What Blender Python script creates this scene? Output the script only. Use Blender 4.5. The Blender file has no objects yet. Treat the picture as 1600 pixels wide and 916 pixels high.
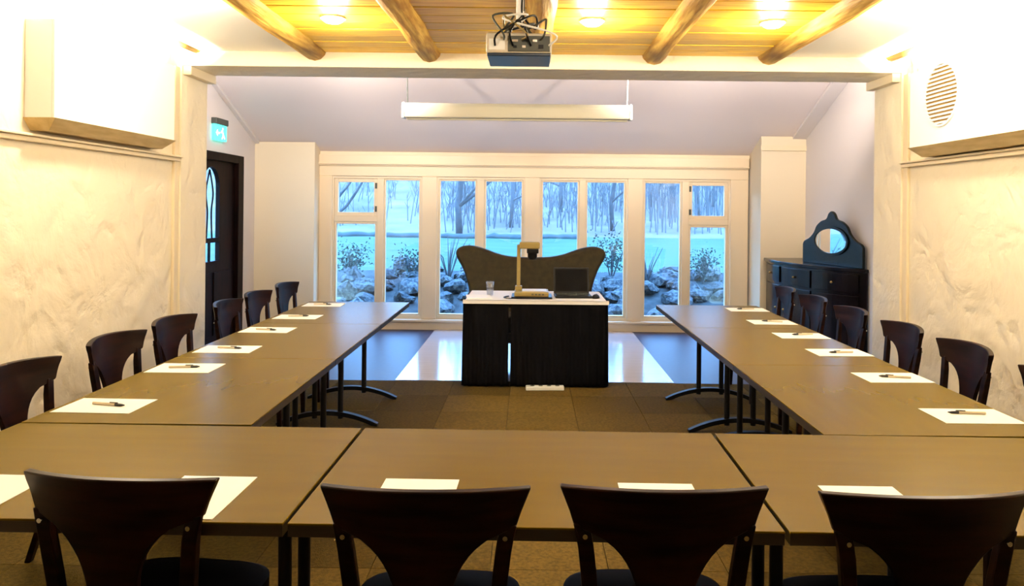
import bpy, bmesh, math, random
from mathutils import Vector, Matrix, noise
random.seed(7)
PI = math.pi
S = bpy.context.scene
COL = S.collection

# ------------------------------------------------------------------ camera
cam_d = bpy.data.cameras.new('camera')
cam = bpy.data.objects.new('camera', cam_d); COL.objects.link(cam)
cam_d.sensor_width = 36.0
cam_d.lens = 36.0 * 1200 / 1600
cam_d.shift_x = -30 / 1600
cam_d.shift_y = -132 / 1600
cam_d.clip_start = 0.05; cam_d.clip_end = 400
cam.location = (0, 0, 1.52)
cam.rotation_euler = (PI / 2, -math.radians(0.6), 0)
S.camera = cam

# ------------------------------------------------------------------ world, exposure
SKY_STRENGTH = 8.0
w = bpy.data.worlds.new('sky'); S.world = w; w.use_nodes = True
wn = w.node_tree.nodes; wl = w.node_tree.links; wn.clear()
wo = wn.new('ShaderNodeOutputWorld'); bg = wn.new('ShaderNodeBackground')
tc = wn.new('ShaderNodeTexCoord'); sp = wn.new('ShaderNodeSeparateXYZ')
rp = wn.new('ShaderNodeValToRGB')
rp.color_ramp.elements[0].position = 0.0; rp.color_ramp.elements[0].color = (0.26, 0.56, 1.0, 1)
rp.color_ramp.elements[1].position = 0.6; rp.color_ramp.elements[1].color = (0.15, 0.42, 1.0, 1)
wl.new(tc.outputs['Generated'], sp.inputs[0]); wl.new(sp.outputs['Z'], rp.inputs[0])
wl.new(rp.outputs[0], bg.inputs[0]); bg.inputs[1].default_value = SKY_STRENGTH
wl.new(bg.outputs[0], wo.inputs[0])
S.view_settings.view_transform = 'Standard'
S.view_settings.look = 'None'
S.view_settings.exposure = 1.08
S.view_settings.gamma = 1.0
S.view_settings.use_curve_mapping = False
S.cycles.max_bounces = 8
S.cycles.transparent_max_bounces = 12
S.cycles.sample_clamp_indirect = 6.0

WARM = (1.0, 0.87, 0.66)
P_DOME = 15.0        # each dome ceiling light
P_SIDE_FILL = 27.0        # two dome lights added out of view to brighten the outer bays
P_NEAR_FILL = 20.0        # unseen dome lights added over the front tables
P_TROUGH = 210.0      # lamps inside the two wall units
P_ALCOVE_FILL = 90.0      # spotlights added behind the cross wall to brighten the alcove

# ------------------------------------------------------------------ materials
def mat(name, col, rough=0.5, metal=0.0, spec=0.5, col2=None, scale=8.0, stretch=(1, 1, 1), detail=4.0,
        bump=0.0, bscale=None, rnd=0.0, coat=0.0, contrast=(0.35, 0.65), sheen=0.0):
    m = bpy.data.materials.new(name); m.use_nodes = True
    nt = m.node_tree; N = nt.nodes; L = nt.links
    b = N['Principled BSDF']
    b.inputs['Base Color'].default_value = (*col, 1)
    b.inputs['Roughness'].default_value = rough
    b.inputs['Metallic'].default_value = metal
    b.inputs['Specular IOR Level'].default_value = spec
    b.inputs['Coat Weight'].default_value = coat
    b.inputs['Coat Roughness'].default_value = 0.12
    b.inputs['Sheen Weight'].default_value = sheen
    out = None
    if col2 or bump:
        t = N.new('ShaderNodeTexCoord'); mp = N.new('ShaderNodeMapping')
        mp.inputs['Scale'].default_value = stretch
        if rnd:
            oi = N.new('ShaderNodeObjectInfo'); mu = N.new('ShaderNodeVectorMath'); mu.operation = 'SCALE'
            cx = N.new('ShaderNodeCombineXYZ')
            for i in range(3): L.new(oi.outputs['Random'], cx.inputs[i])
            L.new(cx.outputs[0], mu.inputs[0]); mu.inputs['Scale'].default_value = 37.0
            ad = N.new('ShaderNodeVectorMath'); L.new(t.outputs['Object'], ad.inputs[0]); L.new(mu.outputs[0], ad.inputs[1])
            L.new(ad.outputs[0], mp.inputs[0])
        else:
            L.new(t.outputs['Object'], mp.inputs[0])
    if col2:
        n = N.new('ShaderNodeTexNoise'); n.inputs['Scale'].default_value = scale; n.inputs['Detail'].default_value = detail
        L.new(mp.outputs[0], n.inputs['Vector'])
        r = N.new('ShaderNodeValToRGB')
        r.color_ramp.elements[0].position = contrast[0]; r.color_ramp.elements[1].position = contrast[1]
        r.color_ramp.elements[0].color = (*col, 1); r.color_ramp.elements[1].color = (*col2, 1)
        L.new(n.outputs['Fac'], r.inputs[0]); out = r.outputs[0]
        if rnd:
            hv = N.new('ShaderNodeHueSaturation'); mr = N.new('ShaderNodeMapRange')
            mr.inputs['To Min'].default_value = 1 - rnd; mr.inputs['To Max'].default_value = 1 + rnd
            L.new(oi.outputs['Random'], mr.inputs['Value']); L.new(mr.outputs[0], hv.inputs['Value'])
            L.new(out, hv.inputs['Color']); out = hv.outputs[0]
        L.new(out, b.inputs['Base Color'])
    if bump:
        n2 = N.new('ShaderNodeTexNoise'); n2.inputs['Scale'].default_value = bscale or scale; n2.inputs['Detail'].default_value = detail
        L.new(mp.outputs[0], n2.inputs['Vector'])
        bp = N.new('ShaderNodeBump'); bp.inputs['Strength'].default_value = bump; bp.inputs['Distance'].default_value = 0.02
        L.new(n2.outputs['Fac'], bp.inputs['Height']); L.new(bp.outputs[0], b.inputs['Normal'])
    return m

def emis(name, col, strength):
    m = bpy.data.materials.new(name); m.use_nodes = True
    b = m.node_tree.nodes['Principled BSDF']
    b.inputs['Base Color'].default_value = (*col, 1)
    b.inputs['Emission Color'].default_value = (*col, 1); b.inputs['Emission Strength'].default_value = strength
    return m

def glass_mat(name, tint, refl=0.07):
    m = bpy.data.materials.new(name); m.use_nodes = True
    nt = m.node_tree; N = nt.nodes; L = nt.links; N.remove(N['Principled BSDF'])
    o = N['Material Output']; t = N.new('ShaderNodeBsdfTransparent'); g = N.new('ShaderNodeBsdfGlossy'); mx = N.new('ShaderNodeMixShader')
    t.inputs[0].default_value = (*tint, 1); g.inputs['Roughness'].default_value = 0.02
    mx.inputs[0].default_value = refl
    L.new(t.outputs[0], mx.inputs[1]); L.new(g.outputs[0], mx.inputs[2]); L.new(mx.outputs[0], o.inputs['Surface'])
    return m

def stucco(name, col, strength):
    """trowelled plaster: swirled ridges from a distorted noise"""
    m = mat(name, col, 0.75, spec=0.2)
    nt = m.node_tree; N = nt.nodes; L = nt.links; b = N['Principled BSDF']
    t = N.new('ShaderNodeTexCoord')
    n0 = N.new('ShaderNodeTexNoise'); n0.inputs['Scale'].default_value = 2.6; n0.inputs['Detail'].default_value = 6
    n0.inputs['Distortion'].default_value = 0.3
    v = N.new('ShaderNodeTexVoronoi'); v.inputs['Scale'].default_value = 5.0; v.feature = 'SMOOTH_F1'
    ad = N.new('ShaderNodeVectorMath')
    L.new(t.outputs['Object'], n0.inputs['Vector'])
    L.new(t.outputs['Object'], ad.inputs[0]); sc_ = N.new('ShaderNodeVectorMath'); sc_.operation = 'SCALE'; sc_.inputs['Scale'].default_value = 0.7; L.new(n0.outputs['Color'], sc_.inputs[0]); L.new(sc_.outputs[0], ad.inputs[1]); L.new(ad.outputs[0], v.inputs['Vector'])
    s = N.new('ShaderNodeMath'); s.operation = 'ADD'
    L.new(n0.outputs['Fac'], s.inputs[0]); L.new(v.outputs['Distance'], s.inputs[1])
    bp = N.new('ShaderNodeBump'); bp.inputs['Strength'].default_value = strength; bp.inputs['Distance'].default_value = 0.05
    L.new(s.outputs[0], bp.inputs['Height']); L.new(bp.outputs[0], b.inputs['Normal'])
    return m

M = {}
M['stucco'] = stucco('rough_plaster', (0.84, 0.75, 0.57), 0.42)
M['plaster'] = mat('smooth_plaster', (0.80, 0.69, 0.50), 0.7, spec=0.2)
M['alcove'] = mat('alcove_paint', (0.72, 0.66, 0.62), 0.7, spec=0.2)
M['sloped'] = mat('sloped_ceiling_paint', (0.80, 0.70, 0.64), 0.75, spec=0.15)
M['cream'] = mat('cream_paint', (0.80, 0.68, 0.47), 0.5, spec=0.3)
M['frame'] = mat('window_paint', (0.78, 0.63, 0.42), 0.4)
M['white'] = mat('white_lacquer', (0.90, 0.90, 0.88), 0.45)
M['ply'] = mat('pale_plywood', (0.62, 0.47, 0.22), 0.55, col2=(0.50, 0.36, 0.15), scale=5, stretch=(6, 1, 6))
M['plank'] = mat('pine_plank', (0.90, 0.58, 0.04), 0.38, col2=(0.72, 0.39, 0.02), scale=3.0, stretch=(1.2, 14, 14), rnd=0.18, spec=0.25)
M['log'] = mat('hewn_log', (0.66, 0.42, 0.09), 0.6, spec=0.2, col2=(0.36, 0.18, 0.025), scale=4, stretch=(9, 0.8, 9), bump=0.5, rnd=0.1)
M['tabletop'] = mat('tabletop_laminate', (0.122, 0.080, 0.0016), 0.27, spec=0.08, contrast=(0.2, 0.8), col2=(0.108, 0.069, 0.0016), scale=2.5, detail=2, stretch=(1, 5, 1))
M['table_edge'] = mat('dark_table_edge', (0.02, 0.013, 0.008), 0.4)
M['black_metal'] = mat('black_steel', (0.003, 0.003, 0.004), 0.5, spec=0.2)
M['chrome'] = mat('chrome', (0.75, 0.75, 0.78), 0.2, metal=1.0)
M['chair'] = mat('dark_mahogany', (0.014, 0.0040, 0.002), 0.36, spec=0.10, col2=(0.003, 0.001, 0.001), scale=5, stretch=(1, 1, 7), rnd=0.1)
M['seat'] = mat('dark_seat', (0.0015, 0.0015, 0.002), 0.6, spec=0.06)
M['paper'] = mat('white_paper', (0.92, 0.90, 0.85), 0.6)
M['pen_body'] = mat('pen_cream', (0.55, 0.47, 0.33), 0.35)
M['pen_tip'] = mat('pen_black', (0.012, 0.012, 0.014), 0.35)
M['carpet'] = mat('carpet_tile', (0.095, 0.062, 0.016), 0.95, spec=0.03, col2=(0.060, 0.042, 0.013), scale=60, rnd=0.30, bump=0.3, bscale=220)
M['alcove_floor'] = mat('grey_floor', (0.040, 0.034, 0.052), 0.42, spec=0.2, col2=(0.034, 0.028, 0.045), scale=20)
M['gloss_floor'] = mat('polished_floor', (0.60, 0.54, 0.54), 0.14, spec=0.9, col2=(0.56, 0.50, 0.50), scale=3, stretch=(1, 8, 1), coat=0.6)
M['joint'] = mat('floor_screed', (0.05, 0.035, 0.02), 0.9)
M['skirt'] = mat('black_skirt', (0.0012, 0.0012, 0.002), 0.8, spec=0.06)
M['cloth'] = mat('white_cloth', (0.85, 0.84, 0.86), 0.8)
M['sofa'] = mat('olive_brown_velvet', (0.036, 0.029, 0.013), 0.8, spec=0.15, col2=(0.025, 0.018, 0.010), scale=18, sheen=0.08)
M['dark_wood'] = mat('sideboard_wood', (0.004, 0.0015, 0.0015), 0.2, spec=0.3, col2=(0.0015, 0.001, 0.0015), scale=4, stretch=(2, 2, 8))
M['green_wood'] = mat('gallery_wood', (0.004, 0.006, 0.003), 0.25, spec=0.25)
M['door_wood'] = mat('door_mahogany', (0.012, 0.003, 0.002), 0.5, spec=0.06, col2=(0.004, 0.0015, 0.001), scale=5, stretch=(6, 6, 0.8))
M['mirror'] = mat('mirror_glass', (0.9, 0.9, 0.9), 0.02, metal=1.0)
M['brass'] = mat('brass', (0.55, 0.36, 0.12), 0.3, metal=1.0)
M['glass'] = glass_mat('window_glass', (0.94, 0.97, 0.98))
M['tumbler'] = glass_mat('tumbler_glass', (0.88, 0.9, 0.93), 0.18)
M['beige'] = mat('beige_plastic', (0.30, 0.22, 0.07), 0.4)
M['black_plastic'] = mat('black_plastic', (0.004, 0.004, 0.005), 0.4, spec=0.2)
M['navy'] = mat('navy_plastic', (0.008, 0.022, 0.055), 0.35)
M['lightgrey'] = mat('light_grey_plastic', (0.62, 0.56, 0.46), 0.45)
M['darkgrey'] = mat('dark_grey_plastic', (0.06, 0.065, 0.055), 0.5)
M['screen_case'] = mat('ivory_metal', (0.60, 0.57, 0.46), 0.4)
M['grille'] = mat('ochre_slat', (0.30, 0.18, 0.04), 0.5)
M['dark'] = mat('dark_void', (0.02, 0.016, 0.01), 0.9)
M['bulb'] = emis('lamp_glow', (1.0, 0.86, 0.62), 12.0)
M['exit'] = emis('exit_green', (0.05, 0.55, 0.45), 1.6)
M['exit_white'] = emis('exit_white', (0.75, 1.0, 0.95), 1.8)
M['lawn'] = mat('lawn', (0.055, 0.095, 0.065), 0.9, spec=0.1, contrast=(0.3, 0.7), col2=(0.105, 0.15, 0.10), scale=2.5, detail=8, stretch=(0.5, 2, 1))
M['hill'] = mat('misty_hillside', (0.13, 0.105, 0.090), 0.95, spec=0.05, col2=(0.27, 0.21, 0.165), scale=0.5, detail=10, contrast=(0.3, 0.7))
M['soil'] = mat('garden_soil', (0.03, 0.03, 0.027), 0.95, col2=(0.07, 0.07, 0.065), scale=8)
M['stone'] = mat('garden_stone', (0.004, 0.005, 0.008), 0.6, col2=(0.12, 0.115, 0.10), scale=5, detail=8, contrast=(0.42, 0.66), rnd=0.4, bump=0.6, bscale=9)
M['bark'] = mat('bark', (0.05, 0.05, 0.052), 0.9, col2=(0.09, 0.085, 0.085), scale=6)
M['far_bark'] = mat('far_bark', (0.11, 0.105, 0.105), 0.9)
M['leaf'] = mat('shrub_leaf', (0.02, 0.032, 0.028), 0.7, col2=(0.05, 0.075, 0.055), scale=9)
M['hedge'] = mat('hedge_leaf', (0.055, 0.07, 0.075), 0.9, col2=(0.08, 0.1, 0.1), scale=3)

# ------------------------------------------------------------------ helpers
def box(bm, x0, x1, y0, y1, z0, z1):
    v = [bm.verts.new(p) for p in ((x0, y0, z0), (x1, y0, z0), (x1, y1, z0), (x0, y1, z0), (x0, y0, z1), (x1, y0, z1), (x1, y1, z1), (x0, y1, z1))]
    for f in ((0, 3, 2, 1), (4, 5, 6, 7), (0, 1, 5, 4), (1, 2, 6, 5), (2, 3, 7, 6), (3, 0, 4, 7)):
        bm.faces.new([v[i] for i in f])
    return v

def tube(bm, pts, r, seg=8, cap=True):
    pts = [Vector(p) for p in pts]; rs = r if isinstance(r, (list, tuple)) else [r] * len(pts)
    rings = []; up = Vector((0, 0, 1))
    for i, p in enumerate(pts):
        a = pts[max(i - 1, 0)]; b = pts[min(i + 1, len(pts) - 1)]
        t = (b - a).normalized()
        ref = up if abs(t.z) < 0.95 else Vector((1, 0, 0))
        u = t.cross(ref).normalized(); v = t.cross(u).normalized()
        rings.append([bm.verts.new(p + (u * math.cos(2 * PI * k / seg) + v * math.sin(2 * PI * k / seg)) * rs[i]) for k in range(seg)])
    for i in range(len(rings) - 1):
        for k in range(seg):
            bm.faces.new((rings[i][k], rings[i][(k + 1) % seg], rings[i + 1][(k + 1) % seg], rings[i + 1][k]))
    if cap:
        bm.faces.new(rings[0][::-1]); bm.faces.new(rings[-1])

def bar(bm, pts, wx, wy):
    """rectangular section swept along mostly vertical points"""
    rings = []
    for i, p in enumerate(pts):
        a = wx[i] if isinstance(wx, (list, tuple)) else wx
        b = wy[i] if isinstance(wy, (list, tuple)) else wy
        x, y, z = p
        rings.append([bm.verts.new(q) for q in ((x - a, y - b, z), (x + a, y - b, z), (x + a, y + b, z), (x - a, y + b, z))])
    for i in range(len(rings) - 1):
        for k in range(4):
            bm.faces.new((rings[i][k], rings[i][(k + 1) % 4], rings[i + 1][(k + 1) % 4], rings[i + 1][k]))
    bm.faces.new(rings[0][::-1]); bm.faces.new(rings[-1])

def lathe(bm, prof, seg=20, c=(0, 0, 0)):
    rings = []
    for r, z in prof:
        rings.append([bm.verts.new((c[0] + max(r, 1e-4) * math.cos(2 * PI * k / seg), c[1] + max(r, 1e-4) * math.sin(2 * PI * k / seg), c[2] + z)) for k in range(seg)])
    for i in range(len(rings) - 1):
        for k in range(seg):
            bm.faces.new((rings[i][k], rings[i][(k + 1) % seg], rings[i + 1][(k + 1) % seg], rings[i + 1][k]))
    bm.faces.new(rings[0][::-1]); bm.faces.new(rings[-1])

def prism(bm, poly, fn0, fn1):
    """poly of 2-d points; fn maps a point to the two end positions"""
    a = [bm.verts.new(fn0(*p)) for p in poly]; b = [bm.verts.new(fn1(*p)) for p in poly]
    n = len(poly)
    bm.faces.new(a); bm.faces.new(b[::-1])
    for i in range(n):
        bm.faces.new((a[i], b[i], b[(i + 1) % n], a[(i + 1) % n]))

def smooth_path(pts, n=6):
    """Catmull-Rom through pts"""
    P = [Vector(p) for p in pts]; out = []
    for i in range(len(P) - 1):
        p0 = P[max(i - 1, 0)]; p1 = P[i]; p2 = P[i + 1]; p3 = P[min(i + 2, len(P) - 1)]
        for k in range(n):
            t = k / n
            out.append(0.5 * (2 * p1 + (p2 - p0) * t + (2 * p0 - 5 * p1 + 4 * p2 - p3) * t * t + (3 * p1 - p0 - 3 * p2 + p3) * t ** 3))
    out.append(P[-1]); return out

def obj(name, bm, m, parent=None, bevel=0.0, smooth=False, loc=None):
    bmesh.ops.recalc_face_normals(bm, faces=bm.faces)
    me = bpy.data.meshes.new(name); bm.to_mesh(me); bm.free()
    me.materials.append(M[m] if isinstance(m, str) else m)
    if smooth:
        for p in me.polygons: p.use_smooth = True
    o = bpy.data.objects.new(name, me); COL.objects.link(o)
    if parent: o.parent = parent
    if loc: o.location = loc
    if bevel:
        md = o.modifiers.new('bevel', 'BEVEL'); md.width = bevel; md.segments = 2; md.limit_method = 'ANGLE'
    if smooth == 'edge':
        me.set_sharp_from_angle(angle=math.radians(40))
    return o

def B(name, m, parent, *boxes, bevel=0.0):
    bm = bmesh.new()
    for b in boxes: box(bm, *b)
    return obj(name, bm, m, parent, bevel)

def tag(o, label, cat, group=None, kind=None):
    o['label'] = label; o['category'] = cat
    if group: o['group'] = group
    if kind: o['kind'] = kind
    return o

def thing(name, label, cat, loc=(0, 0, 0), rz=0.0, group=None):
    o = bpy.data.objects.new(name, None); COL.objects.link(o); o.empty_display_size = 0.1
    o.location = loc; o.rotation_euler = (0, 0, rz)
    return tag(o, label, cat, group)

def struct(name, m, *boxes, bevel=0.0):
    o = B(name, m, None, *boxes, bevel=bevel); o['kind'] = 'structure'; return o

def copy_tree(o, parent=None):
    c = o.copy(); COL.objects.link(c)
    if parent: c.parent = parent
    for ch in list(o.children): copy_tree(ch, c)
    return c

# ------------------------------------------------------------------ the room shell
XL, XR = -2.66, 2.80          # main room walls
YF, YB = 5.75, 6.20           # front and back of the cross wall
AL, AR = -3.37, 3.25          # alcove walls
YW = 9.60                     # window wall
ZC = 2.675                    # underside of the planks
ZH = 2.565                    # underside of the cross wall
def slope(y): return 2.21 + 0.40 * (YW - y)

floor = struct('floor', 'joint', (-2.9, 3.0, -2.4, 6.73, -0.10, -0.010))
tile_me = None
TW = 0.5
for i in range(11):
    for j in range(18):
        x = XL + 0.002 + i * TW; y1 = 6.73 - j * TW; y0 = y1 - TW
        if tile_me is None:
            bm = bmesh.new(); box(bm, 0.0015, TW - 0.0015, 0.0015, TW - 0.0015, -0.010, 0.0)
            t0 = obj('carpet_tile', bm, 'carpet', floor); tile_me = t0.data
        else:
            t0 = bpy.data.objects.new('carpet_tile', tile_me); COL.objects.link(t0); t0.parent = floor
        t0.location = (x, y0, 0); 
        if x + TW > XR + 0.15: t0.scale = ((XR - x) / TW, 1, 1)
fa = struct('floor_alcove', 'alcove_floor', (-3.5, 3.4, 6.732, 9.75, -0.10, 0.0))
B('polished_panel', 'gloss_floor', fa, (-1.18, 1.27, 6.74, 9.58, 0.0, 0.004), bevel=0.002)

struct('wall_left', 'stucco', (XL - 0.2, XL, -2.4, YF, -0.1, 2.9))
struct('wall_right', 'stucco', (XR, XR + 0.2, -2.4, YF, -0.1, 2.9))
struct('wall_front', 'plaster', (XL - 0.2, XR + 0.2, -2.6, -2.4, -0.1, 2.9))
struct('wall_middle', 'stucco', (-3.6, -2.625, YF, YB, -0.1, ZH), (2.764, 3.5, YF, YB, -0.1, ZH), (-3.6, 3.5, YF, YB, ZH, 3.75))
# ledges along the side walls
struct('trim_1', 'cream', (XL, XL + 0.035, -2.4, YF, 1.845, 1.872), (XL, XL + 0.055, -2.4, YF, 1.872, 1.886), bevel=0.004)
struct('trim_2', 'cream', (XR - 0.035, XR, -2.4, YF, 1.855, 1.882), (XR - 0.055, XR, -2.4, YF, 1.882, 1.896), bevel=0.004)
# corner strips and small cornices on the reveals
struct('trim_3', 'cream', (XL, XL + 0.022, YF - 0.07, YF, 0, 2.55), (-2.625, -2.565, YF + 0.02, YB + 0.03, 2.50, ZH), bevel=0.004)
struct('trim_4', 'cream', (XR - 0.022, XR, YF - 0.07, YF, 0, 2.55), (2.704, 2.764, YF + 0.02, YB + 0.03, 2.50, ZH), bevel=0.004)
struct('baseboard_left', 'cream', (XL, XL + 0.015, -2.4, YF, 0, 0.10))
struct('baseboard_right', 'cream', (XR - 0.015, XR, -2.4, YF, 0, 0.10))

ceiling = struct('ceiling', 'ply', (XL - 0.2, XR + 0.2, -2.6, YF, ZC + 0.022, ZC + 0.12))
PW = 0.19
PX0, PX1 = -1.63, 1.77      # boards only between the outer beams; the outer bays are white
B('white_panel', 'white', ceiling, (XL, PX0 - 0.004, -2.4, YF, ZC, ZC + 0.022)); B('white_panel', 'white', ceiling, (PX1 + 0.004, XR, -2.4, YF, ZC, ZC + 0.022))
me = None; n = 0; y = YF
while y > -2.4 + PW:
    if me is None:
        bm = bmesh.new(); box(bm, PX0, PX1, 0.005, PW - 0.005, 0, 0.02)
        o = obj('ceiling_plank', bm, 'plank', ceiling, bevel=0.004); me = o.data
    else:
        o = bpy.data.objects.new('ceiling_plank', me); COL.objects.link(o); o.parent = ceiling
        md = o.modifiers.new('bevel', 'BEVEL'); md.width = 0.004; md.segments = 2; md.limit_method = 'ANGLE'
    y -= PW; n += 1
    o.location = (0, y, ZC + random.uniform(-0.002, 0.002))
for k, bx in enumerate((-2.52, -1.63, -0.776, 0.05, 0.91, 1.77, 2.68)):
    bm = bmesh.new(); random.seed(40 + k)
    pts = []; rs = []
    for i in range(18):
        yy = YF - 0.0 - i * (8.0 / 17)
        pts.append((bx + random.uniform(-0.008, 0.008), yy, ZC + 0.025 + random.uniform(-0.005, 0.005)))
        rs.append(0.092 + random.uniform(-0.006, 0.006))
    if abs(bx) > 2.4: rs = [r * 0.55 for r in rs]
    tube(bm, pts, rs, 12)
    for v in bm.verts: v.co.y = min(v.co.y, YF)
    obj('ceiling_beam', bm, 'log', ceiling, smooth=True)

# alcove
dy0, dy1, dz = 7.45, 8.95, 2.09     # doorway in the left alcove wall
struct('wall_alcove_left', 'alcove', (AL - 0.2, AL, YB, dy0, -0.1, 3.7), (AL - 0.2, AL, dy1, 9.8, -0.1, 3.7), (AL - 0.2, AL, dy0, dy1, dz, 3.7))
struct('wall_alcove_right', 'alcove', (AR, AR + 0.2, YB, 9.8, -0.1, 3.7))
bm = bmesh.new()
prism(bm, [(YB, slope(YB)), (9.8, slope(9.8)), (9.8, slope(9.8) + 0.12), (YB, slope(YB) + 0.12)], lambda a, b: (AL - 0.2, a, b), lambda a, b: (AR + 0.2, a, b))
sc = obj('ceiling_sloped', bm, 'sloped'); sc['kind'] = 'structure'
# boards along the slope where it meets the side walls
for nm, xa, xb in (('trim_5', AR - 0.16, AR), ('trim_6', AL, AL + 0.05)):
    bm = bmesh.new()
    prism(bm, [(YB, slope(YB) - 0.035), (YW - 0.02, slope(YW - 0.02) - 0.035), (YW - 0.02, slope(YW - 0.02)), (YB, slope(YB))], lambda a, b: (xa, a, b), lambda a, b: (xb, a, b))
    o = obj(nm, bm, 'alcove', bevel=0.004); o['kind'] = 'structure'
struct('wall_back', 'plaster', (AL, -2.64, 9.35, 9.75, -0.1, 2.30), (2.72, AR, 9.10, 9.75, -0.1, 2.405), (-2.64, 2.72, 9.585, 9.75, 2.168, 2.21))
struct('trim_7', 'cream', (2.712, AR, 9.088, 9.10, 2.25, 2.30), (2.712, AR, 9.080, 9.10, 2.235, 2.25))
struct('trim_8', 'frame', (-2.64, 2.70, 9.53, 9.75, 2.03, 2.168), (-2.64, 2.70, 9.50, 9.53, 2.045, 2.062), bevel=0.004)

# ------------------------------------------------------------------ windows (four bays between posts)
posts = [(-2.64, -2.48), (-1.36, -1.176), (-0.08, 0.104), (1.20, 1.384), (2.48, 2.70)]
bm = bmesh.new()
for a, b in posts: box(bm, a, b, 9.555, 9.75, 0.128, 1.904)
wf = obj('trim_9', bm, 'frame', bevel=0.006); wf['kind'] = 'structure'
struct('trim_10', 'frame', (-2.64, 2.70, 9.555, 9.75, 1.904, 2.03), bevel=0.005)
struct('trim_11', 'frame', (-2.64, 2.70, 9.54, 9.75, -0.05, 0.128), (-2.64, 2.70, 9.50, 9.54, 0.10, 0.128), bevel=0.005)
def sash(win, x0, x1, z0, z1, fw, hinge=None):
    """a glazed light: frame of four rails with its pane set back"""
    bm = bmesh.new()
    for bx in ((x0, x0 + fw, 9.60, 9.66, z0, z1), (x1 - fw, x1, 9.60, 9.66, z0, z1), (x0 + fw, x1 - fw, 9.60, 9.66, z0, z0 + fw), (x0 + fw, x1 - fw, 9.60, 9.66, z1 - fw, z1)):
        box(bm, *bx)
    f = obj('sash', bm, 'frame', win, bevel=0.004)
    B('pane', 'glass', f, (x0 + fw - 0.005, x1 - fw + 0.005, 9.625, 9.633, z0 + fw - 0.005, z1 - fw + 0.005))
    if hinge is not None:
        for z in (z0 + 0.09, z1 - 0.09):
            B('hinge', 'darkgrey', f, (hinge - 0.012, hinge + 0.012, 9.588, 9.60, z - 0.035, z + 0.035))
    return f
bays = [(-2.48, -1.36, (-1.92, -1.84)), (-1.176, -0.08, (-0.68, -0.585)), (0.104, 1.20, (0.60, 0.68)), (1.384, 2.48, (1.88, 1.965))]
for k, (x0, x1, (m0, m1)) in enumerate(bays):
    win = B('window_%d' % (k + 1), 'frame', None, (x0, x1, 9.58, 9.72, 0.128, 0.17), (x0, x1, 9.58, 9.72, 1.875, 1.904),
            (x0, x0 + 0.02, 9.58, 9.72, 0.17, 1.875), (x1 - 0.02, x1, 9.58, 9.72, 0.17, 1.875))
    win['kind'] = 'structure'
    B('mullion', 'frame', win, (m0, m1, 9.575, 9.70, 0.17, 1.875), bevel=0.004)
    for side in (0, 1):
        a, b = ((x0 + 0.02, m0), (m1, x1 - 0.02))[side]
        if (k == 0 and side == 0) or (k == 3 and side == 1):
            B('transom', 'frame', win, (a, b, 9.585, 9.70, 1.335, 1.405), bevel=0.004)
            sash(win, a, b, 1.405, 1.875, 0.048, hinge=(b - 0.02 if k == 0 else a + 0.02))
            sash(win, a, b, 0.17, 1.335, 0.030)
        else:
            sash(win, a, b, 0.17, 1.875, 0.022)

# ------------------------------------------------------------------ door in the left alcove wall
door = B('door_1', 'door_wood', None, (AL - 0.10, AL + 0.02, dy0, dy0 + 0.10, 0, dz), (AL - 0.10, AL + 0.02, dy1 - 0.16, dy1, 0, dz), (AL - 0.10, AL + 0.02, dy0 + 0.10, dy1 - 0.16, dz - 0.09, dz), bevel=0.006)
door['kind'] = 'structure'
ly0, ly1, lz = dy0 + 0.10, dy1 - 0.16, dz - 0.09
gc, gw = (ly0 + ly1) / 2, 0.21
gz0, gz1, gz2, gz3 = 0.92, 1.12, 1.17, 1.72
bm = bmesh.new()
X0, X1 = AL - 0.075, AL - 0.03
box(bm, X0, X1, ly0, gc - gw, 0, lz); box(bm, X0, X1, gc + gw, ly1, 0, lz)
box(bm, X0, X1, gc - gw, gc + gw, 0, gz0); box(bm, X0, X1, gc - gw, gc + gw, gz1, gz2)
arc = [(gc + gw * math.cos(a), gz3 + gw * math.sin(a)) for a in [PI * i / 14 for i in range(15)]]
for i in range(14):
    (ya, za), (yb, zb) = arc[i], arc[i + 1]
    prism(bm, [(ya, za), (yb, zb), (yb, lz), (ya, lz)], lambda a, b: (X0, a, b), lambda a, b: (X1, a, b))
leaf = obj('door_leaf', bm, 'door_wood', door)
for za, zb in ((0.12, 0.8),):
    for ya, yb in ((ly0 + 0.1, gc - 0.05), (gc + 0.05, ly1 - 0.1)):
        B('door_panel', 'door_wood', leaf, (X1, X1 + 0.014, ya, yb, za, zb), bevel=0.01)
bm = bmesh.new(); box(bm, X0 + 0.018, X0 + 0.024, gc - gw - 0.003, gc + gw + 0.003, gz0 - 0.003, gz1 + 0.003)
box(bm, X0 + 0.018, X0 + 0.024, gc - gw - 0.003, gc + gw + 0.003, gz2 - 0.003, gz3)
prism(bm, arc, lambda a, b: (X0 + 0.018, a, b), lambda a, b: (X0 + 0.024, a, b))
obj('pane', bm, 'glass', leaf)
bm = bmesh.new()
box(bm, X0 + 0.01, X0 + 0.032, gc - 0.012, gc + 0.012, gz0, gz1)
for s in (-1, 1):
    tube(bm, smooth_path([(X0 + 0.021, gc + s * 0.07, gz2), (X0 + 0.021, gc + s * 0.05, 1.45), (X0 + 0.021, gc + s * 0.09, 1.66), (X0 + 0.021, gc - s * 0.0, 1.9)]), 0.009, 6)
obj('glazing_bar', bm, 'door_wood', leaf)
bm = bmesh.new(); tube(bm, [(X1, ly0 + 0.06, 1.02), (X1 + 0.05, ly0 + 0.06, 1.02), (X1 + 0.05, ly0 + 0.16, 1.02)], 0.009, 8)
obj('door_handle', bm, 'brass', leaf, smooth=True)

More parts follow.
